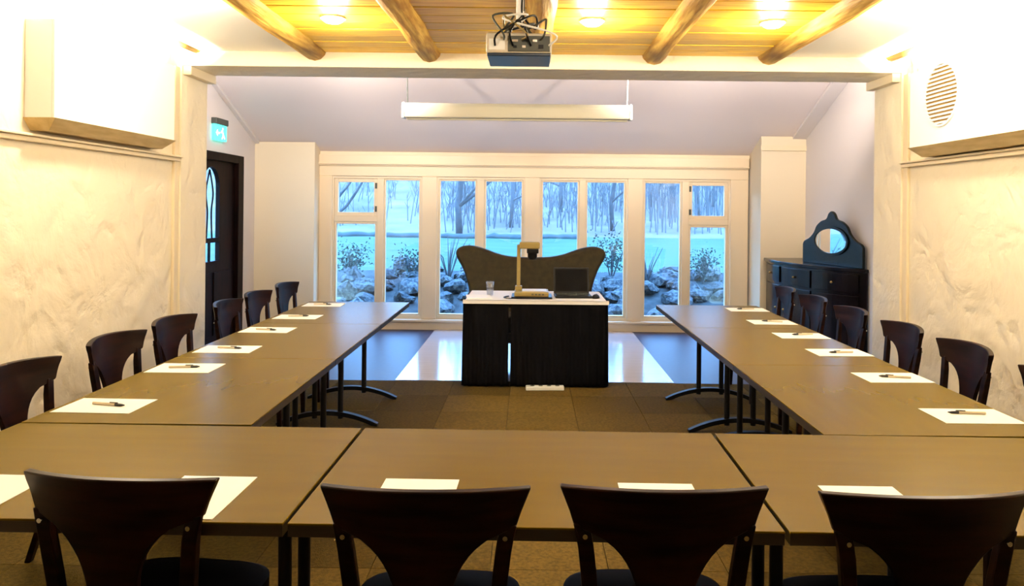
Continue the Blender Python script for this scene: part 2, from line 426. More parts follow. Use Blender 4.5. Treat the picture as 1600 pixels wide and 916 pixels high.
# exit sign over the door
t = thing('exit_sign', 'small glowing green exit sign on the wall above the dark door', 'exit sign', (AL, 8.22, 2.21))
B('housing', 'darkgrey', t, (0.001, 0.06, -0.16, 0.16, 0.17, 0.235), bevel=0.005)
p = B('light_panel', 'exit', t, (0.012, 0.042, -0.155, 0.155, 0.0, 0.17), bevel=0.003)
# running figure and arrow on the panel's room face
def flat(poly, x): return (lambda bm: prism(bm, poly, lambda a, b: (x, a, b), lambda a, b: (x + 0.002, a, b)))
bm = bmesh.new()
for poly in ([(0.03, 0.13), (0.045, 0.145), (0.06, 0.13), (0.045, 0.115)],
             [(0.02, 0.115), (0.045, 0.11), (0.075, 0.06), (0.05, 0.06)], [(0.02, 0.115), (-0.01, 0.09), (0.0, 0.08), (0.03, 0.1)],
             [(0.05, 0.065), (0.075, 0.065), (0.11, 0.03), (0.095, 0.022)], [(0.05, 0.065), (0.06, 0.05), (0.03, 0.02), (0.015, 0.02)],
             [(-0.04, 0.09), (-0.04, 0.07), (-0.10, 0.07), (-0.10, 0.09)], [(-0.09, 0.115), (-0.09, 0.045), (-0.13, 0.08)]):
    flat(poly, 0.042)(bm)
obj('pictogram', bm, 'exit_white', p)

# ------------------------------------------------------------------ boxed wall units with lamps inside
def wall_unit(name, label, sx, grille):
    """sx=-1 on the left wall, +1 on the right wall; open at the top, a lamp tube inside"""
    xw = XL if sx < 0 else XR
    t = thing(name, label, 'wall unit', (xw, 4.70, 1.95))
    d = 0.16 * -sx; e = 0.015 * -sx; L0, L1, H = -0.68, 0.67, 0.54
    def bb(a, b, *r): return (min(a, b), max(a, b)) + r
    g = -sx * 0.001
    B('body', 'white', t, bb(d - e, d, L0, L1, 0.02, H), bb(g, d - e, L0, L0 + 0.015, 0.02, H), bb(g, d - e, L1 - 0.015, L1, 0.02, H), bevel=0.003)
    bm = bmesh.new()
    lo = [bm.verts.new(q) for q in ((g, L0 + 0.05, -0.045), (d * 0.62, L0 + 0.05, -0.045), (d * 0.62, L1 - 0.05, -0.045), (g, L1 - 0.05, -0.045))]
    hi = [bm.verts.new(q) for q in ((g, L0 - 0.01, 0.02), (d * 1.06, L0 - 0.01, 0.02), (d * 1.06, L1 + 0.01, 0.02), (g, L1 + 0.01, 0.02))]
    bm.faces.new(lo); bm.faces.new(hi)
    for i in range(4): bm.faces.new((lo[i], lo[(i + 1) % 4], hi[(i + 1) % 4], hi[i]))
    obj('bottom_board', bm, 'ply', t)
    bm = bmesh.new(); tube(bm, [(d * 0.5, L0 + 0.06, 0.40), (d * 0.5, L1 - 0.06, 0.40)], 0.013, 10)
    obj('lamp_tube', bm, 'bulb', t)
    if grille:
        cy, cz, R = 0.25, 0.335, 0.195
        bm = bmesh.new()
        ring = [(cy + (R + 0.012) * math.cos(a), cz + (R + 0.012) * math.sin(a)) for a in [2 * PI * i / 40 for i in range(40)]]
        inn = [(cy + R * math.cos(a), cz + R * math.sin(a)) for a in [2 * PI * i / 40 for i in range(40)]]
        for i in range(40):
            j = (i + 1) % 40
            prism(bm, [ring[i], ring[j], inn[j], inn[i]], lambda a, b: (d, a, b), lambda a, b: (d - sx * 0.012, a, b))
        gr = obj('grille_ring', bm, 'white', t)
        bm = bmesh.new(); prism(bm, inn, lambda a, b: (d, a, b), lambda a, b: (d - sx * 0.002, a, b))
        obj('grille_back', bm, 'grille', gr)
        ns = 15
        for i in range(ns):
            z = cz - R + (i + 0.5) * 2 * R / ns; hw = math.sqrt(max(R * R - (z - cz) ** 2, 0.0004)) 
            B('slat', 'white', gr, bb(d - sx * 0.002, d - sx * 0.012, cy - hw, cy + hw, z - 0.006, z + 0.006))
    ld = bpy.data.lights.new(name + '_lamp', 'AREA'); ld.shape = 'RECTANGLE'; ld.size = 0.10; ld.size_y = 1.2
    ld.energy = P_TROUGH; ld.color = (1.0, 0.91, 0.74)
    lo = bpy.data.objects.new(name + '_lamp', ld); COL.objects.link(lo); lo.parent = t
    lo.location = (d * 0.5, 0, 0.45); lo.rotation_euler = (PI, 0, 0)
wall_unit('wall_unit', 'plain white boxed unit with a wooden underside high on the left wall', -1, False)
wall_unit('wall_unit', 'white boxed unit with a round slatted grille high on the right wall', 1, True)

# ------------------------------------------------------------------ dome ceiling lights
def dome(x, y, label, power):
    t = thing('ceiling_light', label, 'ceiling light', (x, y, ZC))
    bm = bmesh.new(); lathe(bm, [(0.075, 0.0), (0.075, -0.012), (0.05, -0.014)], 20); obj('base', bm, 'white', t, smooth='edge')
    bm = bmesh.new(); lathe(bm, [(0.065, -0.012), (0.062, -0.022), (0.045, -0.034), (0.02, -0.040), (0.001, -0.041)], 20); obj('dome', bm, 'bulb', t, smooth=True)
    ld = bpy.data.lights.new('dome_lamp', 'POINT'); ld.energy = power; ld.color = WARM; ld.shadow_soft_size = 0.06
    lo = bpy.data.objects.new('dome_lamp', ld); COL.objects.link(lo); lo.parent = t; lo.location = (0, 0, -0.13)
dome(0.36, 4.68, 'glowing dome light on the planks just right of the projector', P_DOME)
dome(-1.22, 4.68, 'glowing dome light on the planks between the left hand ceiling beams', P_DOME)
dome(1.46, 4.68, 'glowing dome light on the planks between the right hand ceiling beams', P_DOME)
dome(-2.08, 4.08, 'added fill dome light in the outermost left ceiling bay, above the frame', P_SIDE_FILL)  # extra lamp above the frame, added to light the left outer bay
dome(2.22, 4.08, 'added fill dome light in the outermost right ceiling bay, above the frame', P_SIDE_FILL)  # its added counterpart for the right outer bay
for x, s in ((-1.22, 'left'), (0.36, 'middle'), (1.46, 'right')):
    dome(x, 2.0, 'added fill dome light, out of view, over the front tables, %s of three' % s, P_NEAR_FILL)  # unseen lamps put in as extra light from above

# unseen spotlights added over the opening to light the alcove and its sloped ceiling
for x, sd, yaw in ((-2.25, 'left', 12), (-1.45, 'second from the left', -14), (1.25, 'second from the right', 14), (2.3, 'right', -12)):
    t = thing('fill_spotlight', 'small white spotlight added above the opening on its alcove side, %s of four' % sd, 'fill_spotlight', (x, YB, 2.72))
    B('back_plate', 'white', t, (-0.04, 0.04, 0.0, 0.02, -0.04, 0.04), bevel=0.003)
    bm = bmesh.new(); tube(bm, [(0, 0.02, 0), (0, 0.06, 0)], 0.01, 8); obj('stem', bm, 'white', t, smooth='edge')
    bm = bmesh.new(); tube(bm, [(0, 0.05, 0), (0, 0.06, 0), (0, 0.12, 0)], [0.015, 0.03, 0.038], 16); obj('lamp_head', bm, 'white', t, smooth='edge')
    ld = bpy.data.lights.new('fill_spot_bulb', 'SPOT'); ld.energy = P_ALCOVE_FILL; ld.color = (1.0, 0.88, 0.80); ld.shadow_soft_size = 0.03
    ld.spot_size = math.radians(96); ld.spot_blend = 0.9
    lo = bpy.data.objects.new('fill_spot_bulb', ld); COL.objects.link(lo); lo.parent = t; lo.location = (0, 0.16, 0)
    lo.rotation_euler = (PI / 2 + math.radians(6), 0, math.radians(yaw))

# ------------------------------------------------------------------ tables
def table_parts(t, L, D, H=0.74, inset=0.13):
    bm = bmesh.new(); box(bm, -L / 2, L / 2, -D / 2, D / 2, H - 0.006, H); obj('tabletop', bm, 'tabletop', t, bevel=0.002)
    B('edge_band', 'table_edge', t, (-L / 2 + .001, L / 2 - .001, -D / 2 + .001, D / 2 - .001, H - 0.034, H - 0.006))
    for q in (-D / 2 + 0.135, D / 2 - 0.135):
        B('under_rail', 'black_metal', t, (-L / 2 + 0.12, L / 2 - 0.12, q - 0.015, q + 0.015, H - 0.075, H - 0.034))
    for s in (-1, 1):
        x = s * (L / 2 - inset)
        bm = bmesh.new()
        for q in (-0.09, 0.09):
            tube(bm, [(x, q, 0.05), (x, q, H - 0.034)], 0.019, 10)
        box(bm, x - 0.02, x + 0.02, -D / 2 + 0.1, D / 2 - 0.1, H - 0.06, H - 0.034)
        lg = obj('leg', bm, 'black_metal', t, smooth='edge')
        bm = bmesh.new()
        up = []
        for i in range(17):
            q = -D / 2 + 0.06 + (D - 0.12) * i / 16; k = 1 - (2 * i / 16 - 1) ** 2
            up.append((q, 0.018 + 0.085 * k))
        lo = [(q, z - 0.030 if 0 < i < 16 else 0.0) for i, (q, z) in enumerate(up)]
        lo = [(q, max(z, 0.0)) for q, z in lo]
        for i in range(16):
            prism(bm, [lo[i], lo[i + 1], up[i + 1], up[i]], lambda a, b: (x - 0.022, a, b), lambda a, b: (x + 0.022, a, b))
        bmesh.ops.remove_doubles(bm, verts=bm.verts, dist=0.0005)
        obj('foot', bm, 'black_metal', lg)
def table(label, loc, rz, L=1.218, D=0.82, inset=0.13):
    t = thing('conference_table', label, 'table', loc, rz, 'tables set out in a U')
    table_parts(t, L, D, inset=inset); return t
FR = -math.radians(0.9)
for k, (x, lab) in enumerate(((-1.205, 'brown conference table at the front left corner, behind the leftmost near chair'), (0.024, 'brown conference table in the middle of the front row, facing the desk'), (1.253, 'brown conference table at the front right corner of the U'))):
    table(lab, (x, 2.288 + FR * x, 0), FR, inset=(0.10, 0.22, 0.065)[k])
NTH = ('nearest to the camera', 'middle one of three', 'farthest, by the window')
for k in range(3):
    table('brown conference table in the left wing of the U, ' + NTH[k], (-1.40, 2.735 + 0.594 + k * 1.189, 0), PI / 2, L=1.185, inset=0.22)
for k in range(3):
    table('brown conference table in the right wing of the U, ' + NTH[k], (1.445, 2.690 + 0.600 + k * 1.207, 0), PI / 2, L=1.203, D=0.825, inset=0.16)

# ------------------------------------------------------------------ chairs
def lerp_tab(tab, z):
    for (a, va), (b, vb) in zip(tab, tab[1:]):
        if a <= z <= b: return va + (vb - va) * (z - a) / (b - a)
    return tab[0][1] if z < tab[0][0] else tab[-1][1]
WTAB = [(0.0, 0.185), (0.44, 0.185), (0.60, 0.193), (0.70, 0.203), (0.76, 0.213), (0.80, 0.226), (0.86, 0.250)]
STAB = [(0.44, 0.058), (0.55, 0.060), (0.63, 0.068), (0.68, 0.086), (0.72, 0.114), (0.745, 0.148), (0.76, 0.190), (0.766, 0.212), (0.772, 0.2168)]
def back_y(x, z):
    lean = 0.0 if z < 0.44 else 0.16 * (z - 0.44)
    return -0.215 - lean + 1.15 * x * x
def make_chair():
    t = thing('dining_chair', '', 'chair')
    # seat: rounded, slightly dished board
    bm = bmesh.new(); n = 36; rings = []
    for r, z in ((0.0, 0.450), (0.6, 0.452), (0.93, 0.462), (1.0, 0.455), (1.0, 0.432), (0.95, 0.424), (0.0, 0.424)):
        ring = []
        for i in range(n):
            a = 2 * PI * i / n; c, s = math.cos(a), math.sin(a)
            e = 0.55
            x = 0.225 * math.copysign(abs(c) ** e, c) * (1.0 + 0.06 * s); y = 0.21 * math.copysign(abs(s) ** e, s)
            ring.append(bm.verts.new((x * max(r, .001), y * max(r, .001) + 0.015, z)))
        rings.append(ring)
    for i in range(len(rings) - 1):
        for k in range(n): bm.faces.new((rings[i][k], rings[i][(k + 1) % n], rings[i + 1][(k + 1) % n], rings[i + 1][k]))
    obj('seat', bm, 'seat', t, smooth='edge')
    B('seat_rail', 'chair', t, (-0.185, 0.185, 0.165, 0.185, 0.375, 0.424), (-0.185, 0.185, -0.19, -0.17, 0.375, 0.424), (-0.19, -0.17, -0.17, 0.165, 0.375, 0.424), (0.17, 0.19, -0.17, 0.165, 0.375, 0.424))
    # backrest: crest rail running down into a tapering splat, bent in plan
    zs = [0.44, 0.50, 0.55, 0.59, 0.62, 0.645, 0.67, 0.69, 0.71, 0.727, 0.735, 0.745, 0.753, 0.76, 0.766, 0.772, 0.785, 0.80, 0.82, 0.84, 0.853, 0.86]
    nc = 16; TH = 0.020
    bm = bmesh.new(); F = []; R = []
    for z in zs:
        hw = lerp_tab(STAB, z) if z <= 0.772 else lerp_tab(WTAB, z)
        fr = []; rr = []
        for i in range(nc + 1):
            x = hw * (2 * i / nc - 1)
            zz = z + (0.013 * min((z - 0.82) / 0.03, 1.0) * (1 - (x / 0.25) ** 2) if z > 0.82 else 0)
            y = back_y(x, z); th = TH * (1.25 if z > 0.82 else 1.0)
            fr.append(bm.verts.new((x, y + th / 2, zz))); rr.append(bm.verts.new((x, y - th / 2, zz)))
        F.append(fr); R.append(rr)
    for j in range(len(zs) - 1):
        for i in range(nc):
            bm.faces.new((F[j][i], F[j][i + 1], F[j + 1][i + 1], F[j + 1][i]))
            bm.faces.new((R[j][i + 1], R[j][i], R[j + 1][i], R[j + 1][i + 1]))
        bm.faces.new((F[j][0], F[j + 1][0], R[j + 1][0], R[j][0])); bm.faces.new((F[j][nc], R[j][nc], R[j + 1][nc], F[j + 1][nc]))
    for i in range(nc):
        bm.faces.new((F[0][i + 1], F[0][i], R[0][i], R[0][i + 1])); bm.faces.new((F[-1][i], F[-1][i + 1], R[-1][i + 1], R[-1][i]))
    obj('backrest', bm, 'chair', t, bevel=0.004, smooth='edge')
    for s in (-1, 1):
        bm = bmesh.new(); pts = []; wx = []
        for z in (0.0, 0.2, 0.40, 0.46, 0.54, 0.60, 0.66, 0.71, 0.745, 0.774):
            hw = lerp_tab(WTAB, z); x = s * (hw - 0.019)
            y = back_y(x, z) + (0 if z > 0.4 else -0.10 * ((0.4 - z) / 0.4) ** 1.5)
            pts.append((x, y, z)); wx.append(0.014 if z < 0.2 else 0.019)
        bar(bm, pts, wx, [0.013] * 8 + [0.011, 0.008])
        lg = obj('leg', bm, 'chair', t, bevel=0.004)
        bm = bmesh.new(); yy = back_y(0.19, 0.745)
        tube(bm, [(s * 0.19, yy - 0.013, 0.748), (s * 0.19, yy - 0.021, 0.748)], 0.006, 10); obj('screw_cap', bm, 'chrome', lg)
        bm = bmesh.new()
        bar(bm, [(s * 0.185, 0.19, 0.0), (s * 0.178, 0.178, 0.40), (s * 0.178, 0.178, 0.424)], [0.013, 0.02, 0.02], [0.013, 0.02, 0.02])
        obj('leg', bm, 'chair', t, bevel=0.004)
    return t
chair0 = make_chair(); first = [True]
def place_chair(x, y, rz, label, group):
    c = chair0 if first[0] else copy_tree(chair0)
    first[0] = False
    c.location = (x, y, 0); c.rotation_euler = (0, 0, rz); c['label'] = label; c['group'] = group
# near row: backs to the camera
for x, yb, rz, lab in ((-1.0, 1.84, -0.10, 'dark wooden chair in the near row seen from behind, leftmost of four'),
                       (-0.243, 1.785, 0.0, 'dark wooden chair in the near row seen from behind, second from the left'),
                       (0.325, 1.80, 0.0, 'dark wooden chair in the near row seen from behind, third from the left'),
                       (0.935, 1.778, 0.03, 'dark wooden chair in the near row seen from behind, rightmost of four')):
    # back top sits 0.282 behind the chair's origin in the middle, its ends 0.21 behind
    place_chair(x - 0.24 * math.sin(-rz) * -1, yb + 0.25, rz, lab, 'chairs in the near row')
ORD = ('nearest the camera', 'second from the camera', 'third from the camera', 'fourth from the camera, by the door', 'fifth from the camera', 'last, closest to the window')
for k, yf in enumerate((3.34, 4.055, 4.67, 5.47, 6.03, 6.71)):
    place_chair(-2.04 + 0.21, yf - 0.25, -PI / 2 + random.uniform(-.04, .04), 'dark wooden splat-back chair along the left wall, ' + ORD[k], 'chairs along the left wall')
ORD2 = ('nearest the camera, cut by the frame', 'second from the camera', 'third from the camera', 'fourth from the camera, before the sideboard', 'fifth from the camera, before the sideboard', 'last, closest to the window')
for k, yf in enumerate((3.36, 4.07, 4.71, 5.42, 6.11, 6.77)):
    place_chair(2.15 - 0.21, yf - 0.25, PI / 2 + random.uniform(-.04, .04), 'dark wooden splat-back chair along the right wall, ' + ORD2[k], 'chairs along the right wall')

# ------------------------------------------------------------------ sheets of paper and pens
bm = bmesh.new(); box(bm, -0.15, 0.15, -0.105, 0.105, 0, 0.0012); paper0 = obj('paper_sheet', bm, 'paper'); pf = [True]
def make_pen():
    t = thing('pen', '', 'pen')
    bm = bmesh.new(); tube(bm, [(-0.07, 0, 0.0058), (0.03, 0, 0.0058)], 0.0055, 8); obj('barrel', bm, 'pen_body', t, smooth='edge')
    bm = bmesh.new(); tube(bm, [(0.03, 0, 0.0058), (0.055, 0, 0.0058), (0.07, 0, 0.0058)], [0.0065, 0.006, 0.002], 8); obj('grip', bm, 'pen_tip', t, smooth='edge')
    bm = bmesh.new(); box(bm, 0.005, 0.04, -0.002, 0.002, 0.0115, 0.0145); box(bm, 0.035, 0.04, -0.002, 0.002, 0.010, 0.0145); obj('clip', bm, 'pen_tip', t)
    return t
pen0 = make_pen(); nf = [True]
def place_paper(x, y, rz, lab, penlab=None, pdx=0.0, pdy=0.0, prz=0.0):
    p = paper0 if pf[0] else copy_tree(paper0)
    pf[0] = False
    p.location = (x, y, 0.7405); p.rotation_euler = (0, 0, rz); tag(p, lab, 'paper', 'sheets of paper on the tables')
    if penlab:
        n = pen0 if nf[0] else copy_tree(pen0)
        nf[0] = False
        n.location = (x + pdx, y + pdy, 0.7418); n.rotation_euler = (0, 0, prz); n['label'] = penlab; n['group'] = 'pens on the sheets'
PO = ('nearest the camera', 'second from the camera', 'third from the camera', 'fourth from the camera', 'fifth from the camera', 'farthest, by the window')
for k, yn in enumerate((2.86, 3.56, 4.05, 4.71, 5.29, 5.97)):
    place_paper(-1.64 + random.uniform(-.01, .01), yn + 0.108, random.uniform(-.03, .03), 'white sheet of paper with a pen on the left tables, ' + PO[k],
                'cream pen with black grip on the left sheet ' + PO[k], random.uniform(-.01, .02), random.uniform(-0.02, 0.03), random.uniform(-.25, .25))
for k, yn in enumerate((2.84, 3.51, 4.14, 4.70, 5.27, 5.94)):
    place_paper(1.70 + random.uniform(-.01, .01), yn + 0.108, random.uniform(-.03, .03), 'white sheet of paper with a pen on the right tables, ' + PO[k],
                'cream pen with black grip on the right sheet ' + PO[k], random.uniform(-.01, .02), random.uniform(-0.02, 0.03), PI + random.uniform(-.25, .25))
for x, y, lab in ((-1.468, 2.05, 'white sheet of paper on the front row, cut by the left frame edge'), (-0.885, 2.055, 'white sheet of paper lying right of the leftmost near chair'),
                  (-0.305, 2.05, 'white sheet of paper peeping over the second near chair from the left'), (0.357, 2.035, 'white sheet of paper peeping over the third near chair from the left'),
                  (0.925, 2.03, 'white sheet of paper peeping over the rightmost near chair')):
    place_paper(x, y, PI / 2 + FR, lab)

# ------------------------------------------------------------------ presenter's desk
DX, DY0, DY1 = 0.048, 6.53, 7.28
dk = thing('skirted_desk', 'presenter desk with pleated black skirt standing before the windows', 'desk', (DX, (DY0 + DY1) / 2, 0))
table_parts(dk, 1.19, 0.73, H=0.735)
def skirt_panel(u0, u1, amp, seed):
    """path position u runs along the left side, the front and the right side of the desk"""
    hw, hd = 0.606, 0.376; tot = 2 * 2 * hd + 2 * hw; rnd = random.Random(seed)
    def pos(u):
        if u < 2 * hd: return Vector((-hw, hd - u, 0)), Vector((-1, 0, 0))
        u -= 2 * hd
        if u < 2 * hw: return Vector((-hw + u, -hd, 0)), Vector((0, -1, 0))
        return Vector((hw, -hd + u - 2 * hw, 0)), Vector((1, 0, 0))
    n = int((u1 - u0) / 0.009); bm = bmesh.new(); cols = []
    for i in range(n + 1):
        u = u0 + (u1 - u0) * i / n; p, nn = pos(u); col = []
        for z in (0.725, 0.70, 0.6, 0.4, 0.2, 0.04, 0.012):
            g = (0.725 - z) / 0.72
            k = amp * (0.3 + g) * (math.sin(u * 95) + 0.5 * math.sin(u * 41 + seed)) 
            pinch = 0.004 * math.sin(PI * min(max((u - u0) / (u1 - u0), 0), 1))
            col.append(bm.verts.new(p + nn * (0.010 + k + pinch * g) + Vector((0, 0, z))))
        cols.append(col)
    for i in range(n):
        for j in range(6): bm.faces.new((cols[i][j], cols[i][j + 1], cols[i + 1][j + 1], cols[i + 1][j]))
    # the lower corner of the slit falls open
    o = obj('skirt', bm, 'skirt', dk, smooth=True)
    md = o.modifiers.new('solid', 'SOLIDIFY'); md.thickness = 0.003
    return o
skirt_panel(0.02, 0.752 + 0.375, 0.006, 1)
sk2 = skirt_panel(0.752 + 0.395, 2.69, 0.005, 2)
bm = bmesh.new(); box(bm, -0.60, 0.60, -0.37, 0.37, 0, 0.003)
for sx in (0,):
    box(bm, -0.62, 0.62, -0.392, -0.389, -0.028, 0.003); box(bm, -0.62, 0.62, -0.392, -0.365, 0.0005, 0.003)
cl = obj('tablecloth', bm, 'cloth', None, loc=(DX, (DY0 + DY1) / 2, 0.736)); tag(cl, 'white cloth lying over the top of the skirted desk', 'tablecloth')
ZD = 0.7395
# document camera
t = thing('document_camera', 'beige document camera with upright arm in the middle of the desk', 'document camera', (0.01, 6.80, ZD))
B('base', 'beige', t, (-0.15, 0.15, -0.14, 0.14, 0.015, 0.055), bevel=0.008)
B('foot_plate', 'black_plastic', t, (-0.175, 0.18, -0.16, 0.15, 0.0, 0.015), bevel=0.004)
B('stage', 'lightgrey', t, (-0.08, 0.13, -0.11, 0.10, 0.055, 0.060), bevel=0.001)
B('arm_socket', 'beige', t, (-0.145, -0.085, -0.02, 0.06, 0.055, 0.095), bevel=0.006)
B('arm', 'beige', t, (-0.132, -0.100, 0.005, 0.035, 0.09, 0.46), bevel=0.006)
h = B('camera_head', 'beige', t, (-0.11, 0.07, -0.04, 0.075, 0.425, 0.485), bevel=0.01)
B('lens_housing', 'black_plastic', h, (-0.045, 0.06, -0.05, 0.07, 0.385, 0.425), bevel=0.008)
bm = bmesh.new(); lathe(bm, [(0.03, 0.33), (0.042, 0.35), (0.042, 0.386)], 20, (0.005, 0.01, 0)); obj('lens', bm, 'black_plastic', h, smooth='edge')
bm = bmesh.new()
for i in range(4): box(bm, 0.0 + i * 0.03, 0.02 + i * 0.03, -0.1405, -0.138, 0.028, 0.040)
obj('button', bm, 'darkgrey', t)
# laptop, its screen towards the tables
t = thing('laptop', 'open black laptop with dark screen on the right of the desk', 'laptop', (0.375, 6.83, ZD), 0.04)
B('base', 'black_plastic', t, (-0.16, 0.16, -0.13, 0.10, 0.0, 0.022), bevel=0.004)
bm = bmesh.new()
for r in range(5):
    for c in range(13): box(bm, -0.14 + c * 0.0216, -0.122 + c * 0.0216, -0.03 + r * 0.022, -0.012 + r * 0.022, 0.022, 0.025)
obj('keyboard', bm, 'darkgrey', t)['kind'] = 'stuff'
B('touchpad', 'darkgrey', t, (-0.04, 0.04, -0.11, -0.05, 0.022, 0.0228))
bm = bmesh.new(); box(bm, -0.16, 0.16, -0.004, 0.008, 0.0, 0.235)
lid = obj('lid', bm, 'black_plastic', t, bevel=0.004); lid.location = (0, 0.105, 0.018); lid.rotation_euler = (-0.22, 0, 0)
B('screen', mat('screen_glass', (0.002, 0.002, 0.003), 0.5, spec=0.05), lid, (-0.145, 0.145, -0.0055, -0.004, 0.02, 0.22))
# mouse, glass, notes, cable
t = thing('computer_mouse', 'black computer mouse beside the laptop on the desk', 'mouse', (0.575, 6.74, ZD), -0.3)
bm = bmesh.new(); bmesh.ops.create_uvsphere(bm, u_segments=16, v_segments=10, radius=1.0)
for v in bm.verts: v.co = Vector((v.co.x * 0.034, v.co.y * 0.058, max(v.co.z, 0) * 0.036))
obj('shell', bm, 'black_plastic', t, smooth=True)
B('scroll_wheel', 'darkgrey', t, (-0.004, 0.004, 0.025, 0.043, 0.022, 0.034))
t = thing('water_glass', 'clear water glass standing on the left of the white cloth', 'glass', (-0.36, 6.86, ZD))
bm = bmesh.new(); lathe(bm, [(0.028, 0.0), (0.033, 0.06), (0.036, 0.125), (0.034, 0.125), (0.031, 0.06), (0.026, 0.008), (0.001, 0.008)], 20); obj('tumbler', bm, 'tumbler', t, smooth=True)
bm = bmesh.new(); lathe(bm, [(0.025, 0.009), (0.029, 0.06)], 20); obj('water', bm, 'tumbler', t, smooth=True)
t = thing('paper_stack', 'small stack of white notes on the left end of the desk', 'paper stack', (-0.45, 6.72, ZD), 0.12)
for i in range(3): 
    o = B('sheet', 'paper', t, (-0.105, 0.105, -0.148, 0.148, 0.0, 0.002)); o.location = (random.uniform(-.006, .006), random.uniform(-.006, .006), 0.0021 * i)
bm = bmesh.new()
tube(bm, smooth_path([(-0.19, 6.78, ZD + .006), (-0.23, 6.70, ZD + .006), (-0.20, 6.62, ZD + .006), (-0.1, 6.60, ZD + .006), (0.12, 6.605, ZD + .006), (0.19, 6.61, ZD + .006)]), 0.005, 6)
tag(obj('cable', bm, 'black_plastic', smooth=True), 'thin black cable looped in front of the document camera', 'cable')
# power strip on the carpet
t = thing('power_strip', 'white power strip lying on the carpet at the foot of the desk', 'power strip', (0.13, 6.44, 0.0), 0.05)
B('body', 'white', t, (-0.16, 0.16, -0.03, 0.03, 0.0, 0.035), bevel=0.006)
for i in range(4):
    bm = bmesh.new(); lathe(bm, [(0.019, 0.035), (0.019, 0.0365), (0.001, 0.0365)], 14, (-0.105 + i * 0.07, 0, 0)); obj('socket', bm, 'darkgrey', t)

# ------------------------------------------------------------------ sofa behind the desk
t = thing('sofa', 'olive brown two-seat sofa with a double-humped back behind the desk', 'sofa', (0.0, 8.05, 0))
half = [(0.60, 0.22), (0.62, 0.50), (0.645, 0.70), (0.70, 0.87), (0.765, 0.99), (0.782, 1.055), (0.755, 1.10), (0.69, 1.122), (0.60, 1.118), (0.48, 1.085), (0.34, 1.035), (0.20, 1.008), (0.0, 1.0)]
hp = [(p.x, p.y) for p in smooth_path([(a, b, 0) for a, b in half], 4)]
outl = hp + [(-a, b) for a, b in hp[-2::-1]]
bm = bmesh.new()
def bk(y):
    return lambda a, b: (a, y + 0.20 * (b - 0.4) - 0.10 * (a / 0.78) ** 2, b)
prism(bm, outl, bk(-0.07), bk(0.07))
obj('backrest', bm, 'sofa', t, bevel=0.03, smooth='edge')
for s in (-1, 1):
    B('seat_cushion', 'sofa', t, (min(s * 0.004, s * 0.56), max(s * 0.004, s * 0.56), -0.55, -0.11, 0.30, 0.46), bevel=0.03)
    bm = bmesh.new(); tube(bm, smooth_path([(s * 0.60, -0.55, 0.56), (s * 0.60, -0.3, 0.58), (s * 0.60, -0.10, 0.62)]), 0.05, 12); box(bm, s * 0.60 - 0.035, s * 0.60 + 0.035, -0.55, -0.10, 0.2, 0.58)
    obj('armrest', bm, 'sofa', t, smooth='edge')
    for q in (-0.50, 0.02):
        bm = bmesh.new(); lathe(bm, [(0.016, 0.0), (0.024, 0.12), (0.03, 0.21)], 10, (s * 0.54, q, 0)); obj('leg', bm, 'chair', t, smooth='edge')
B('seat_frame', 'sofa', t, (-0.60, 0.60, -0.56, -0.04, 0.20, 0.30), bevel=0.01)

# ------------------------------------------------------------------ bow-front corner sideboard with oval mirror
t = thing('sideboard', 'dark bow-front sideboard with scalloped gallery and oval mirror in the right corner', 'sideboard', (0, 0, 0))
foot = [(p.x, p.y) for p in smooth_path([(2.78, 9.03, 0), (2.755, 8.70, 0), (2.79, 8.30, 0), (2.89, 7.92, 0), (3.04, 7.60, 0), (3.225, 7.36, 0)], 6)]
def off(poly, d):
    out = []
    for i, (a, b) in enumerate(poly):
        p = Vector(poly[max(i - 1, 0)]); q = Vector(poly[min(i + 1, len(poly) - 1)]); tt = (q - p).normalized()
        nn = Vector((tt.y, -tt.x));
        if nn.x > 0: nn = -nn
        out.append((min(a + nn.x * d, 3.235), b + nn.y * d))
    return out
def closed(poly): return poly + [(3.235, poly[-1][1]), (3.235, 9.05), (poly[0][0], 9.05)] if poly[-1][0] < 3.234 else poly + [(3.235, 9.05), (poly[0][0], 9.05)]
def slab(name, poly, z0, z1, m, par, bevel=0.0):
    bm = bmesh.new(); prism(bm, closed(poly), lambda a, b: (a, b, z0), lambda a, b: (a, b, z1)); return obj(name, bm, m, par, bevel)
slab('plinth', off(foot, -0.03), 0.0, 0.08, 'dark_wood', t)
slab('carcass', foot, 0.08, 0.935, 'dark_wood', t)
slab('top', off(foot, 0.035), 0.935, 0.97, 'dark_wood', t, 0.006)
nF = len(foot)
def front_panel(name, i0, i1, z0, z1, d, par, m='dark_wood'):
    seg = foot[i0:i1 + 1]; o1 = off(foot, d)[i0:i1 + 1]; o0 = off(foot, 0.0005)[i0:i1 + 1]
    bm = bmesh.new(); prism(bm, o1 + o0[::-1], lambda a, b: (a, b, z0), lambda a, b: (a, b, z1)); return obj(name, bm, m, par, 0.003)
for a, b in ((1, 9), (10, 18), (19, 28)):
    dr = front_panel('door', a, b, 0.11, 0.70, 0.014, t)
    i = b - 1 if a != 10 else a + 1
    bm = bmesh.new(); bmesh.ops.create_uvsphere(bm, u_segments=10, v_segments=8, radius=0.013, matrix=Matrix.Translation((off(foot, 0.026)[i][0], off(foot, 0.026)[i][1], 0.45))); obj('knob', bm, 'brass', dr, smooth=True)
    dw = front_panel('drawer', a, b, 0.73, 0.91, 0.014, t)
    i = (a + b) // 2
    bm = bmesh.new(); bmesh.ops.create_uvsphere(bm, u_segments=10, v_segments=8, radius=0.013, matrix=Matrix.Translation((off(foot, 0.026)[i][0], off(foot, 0.026)[i][1], 0.82))); obj('knob', bm, 'brass', dw, smooth=True)
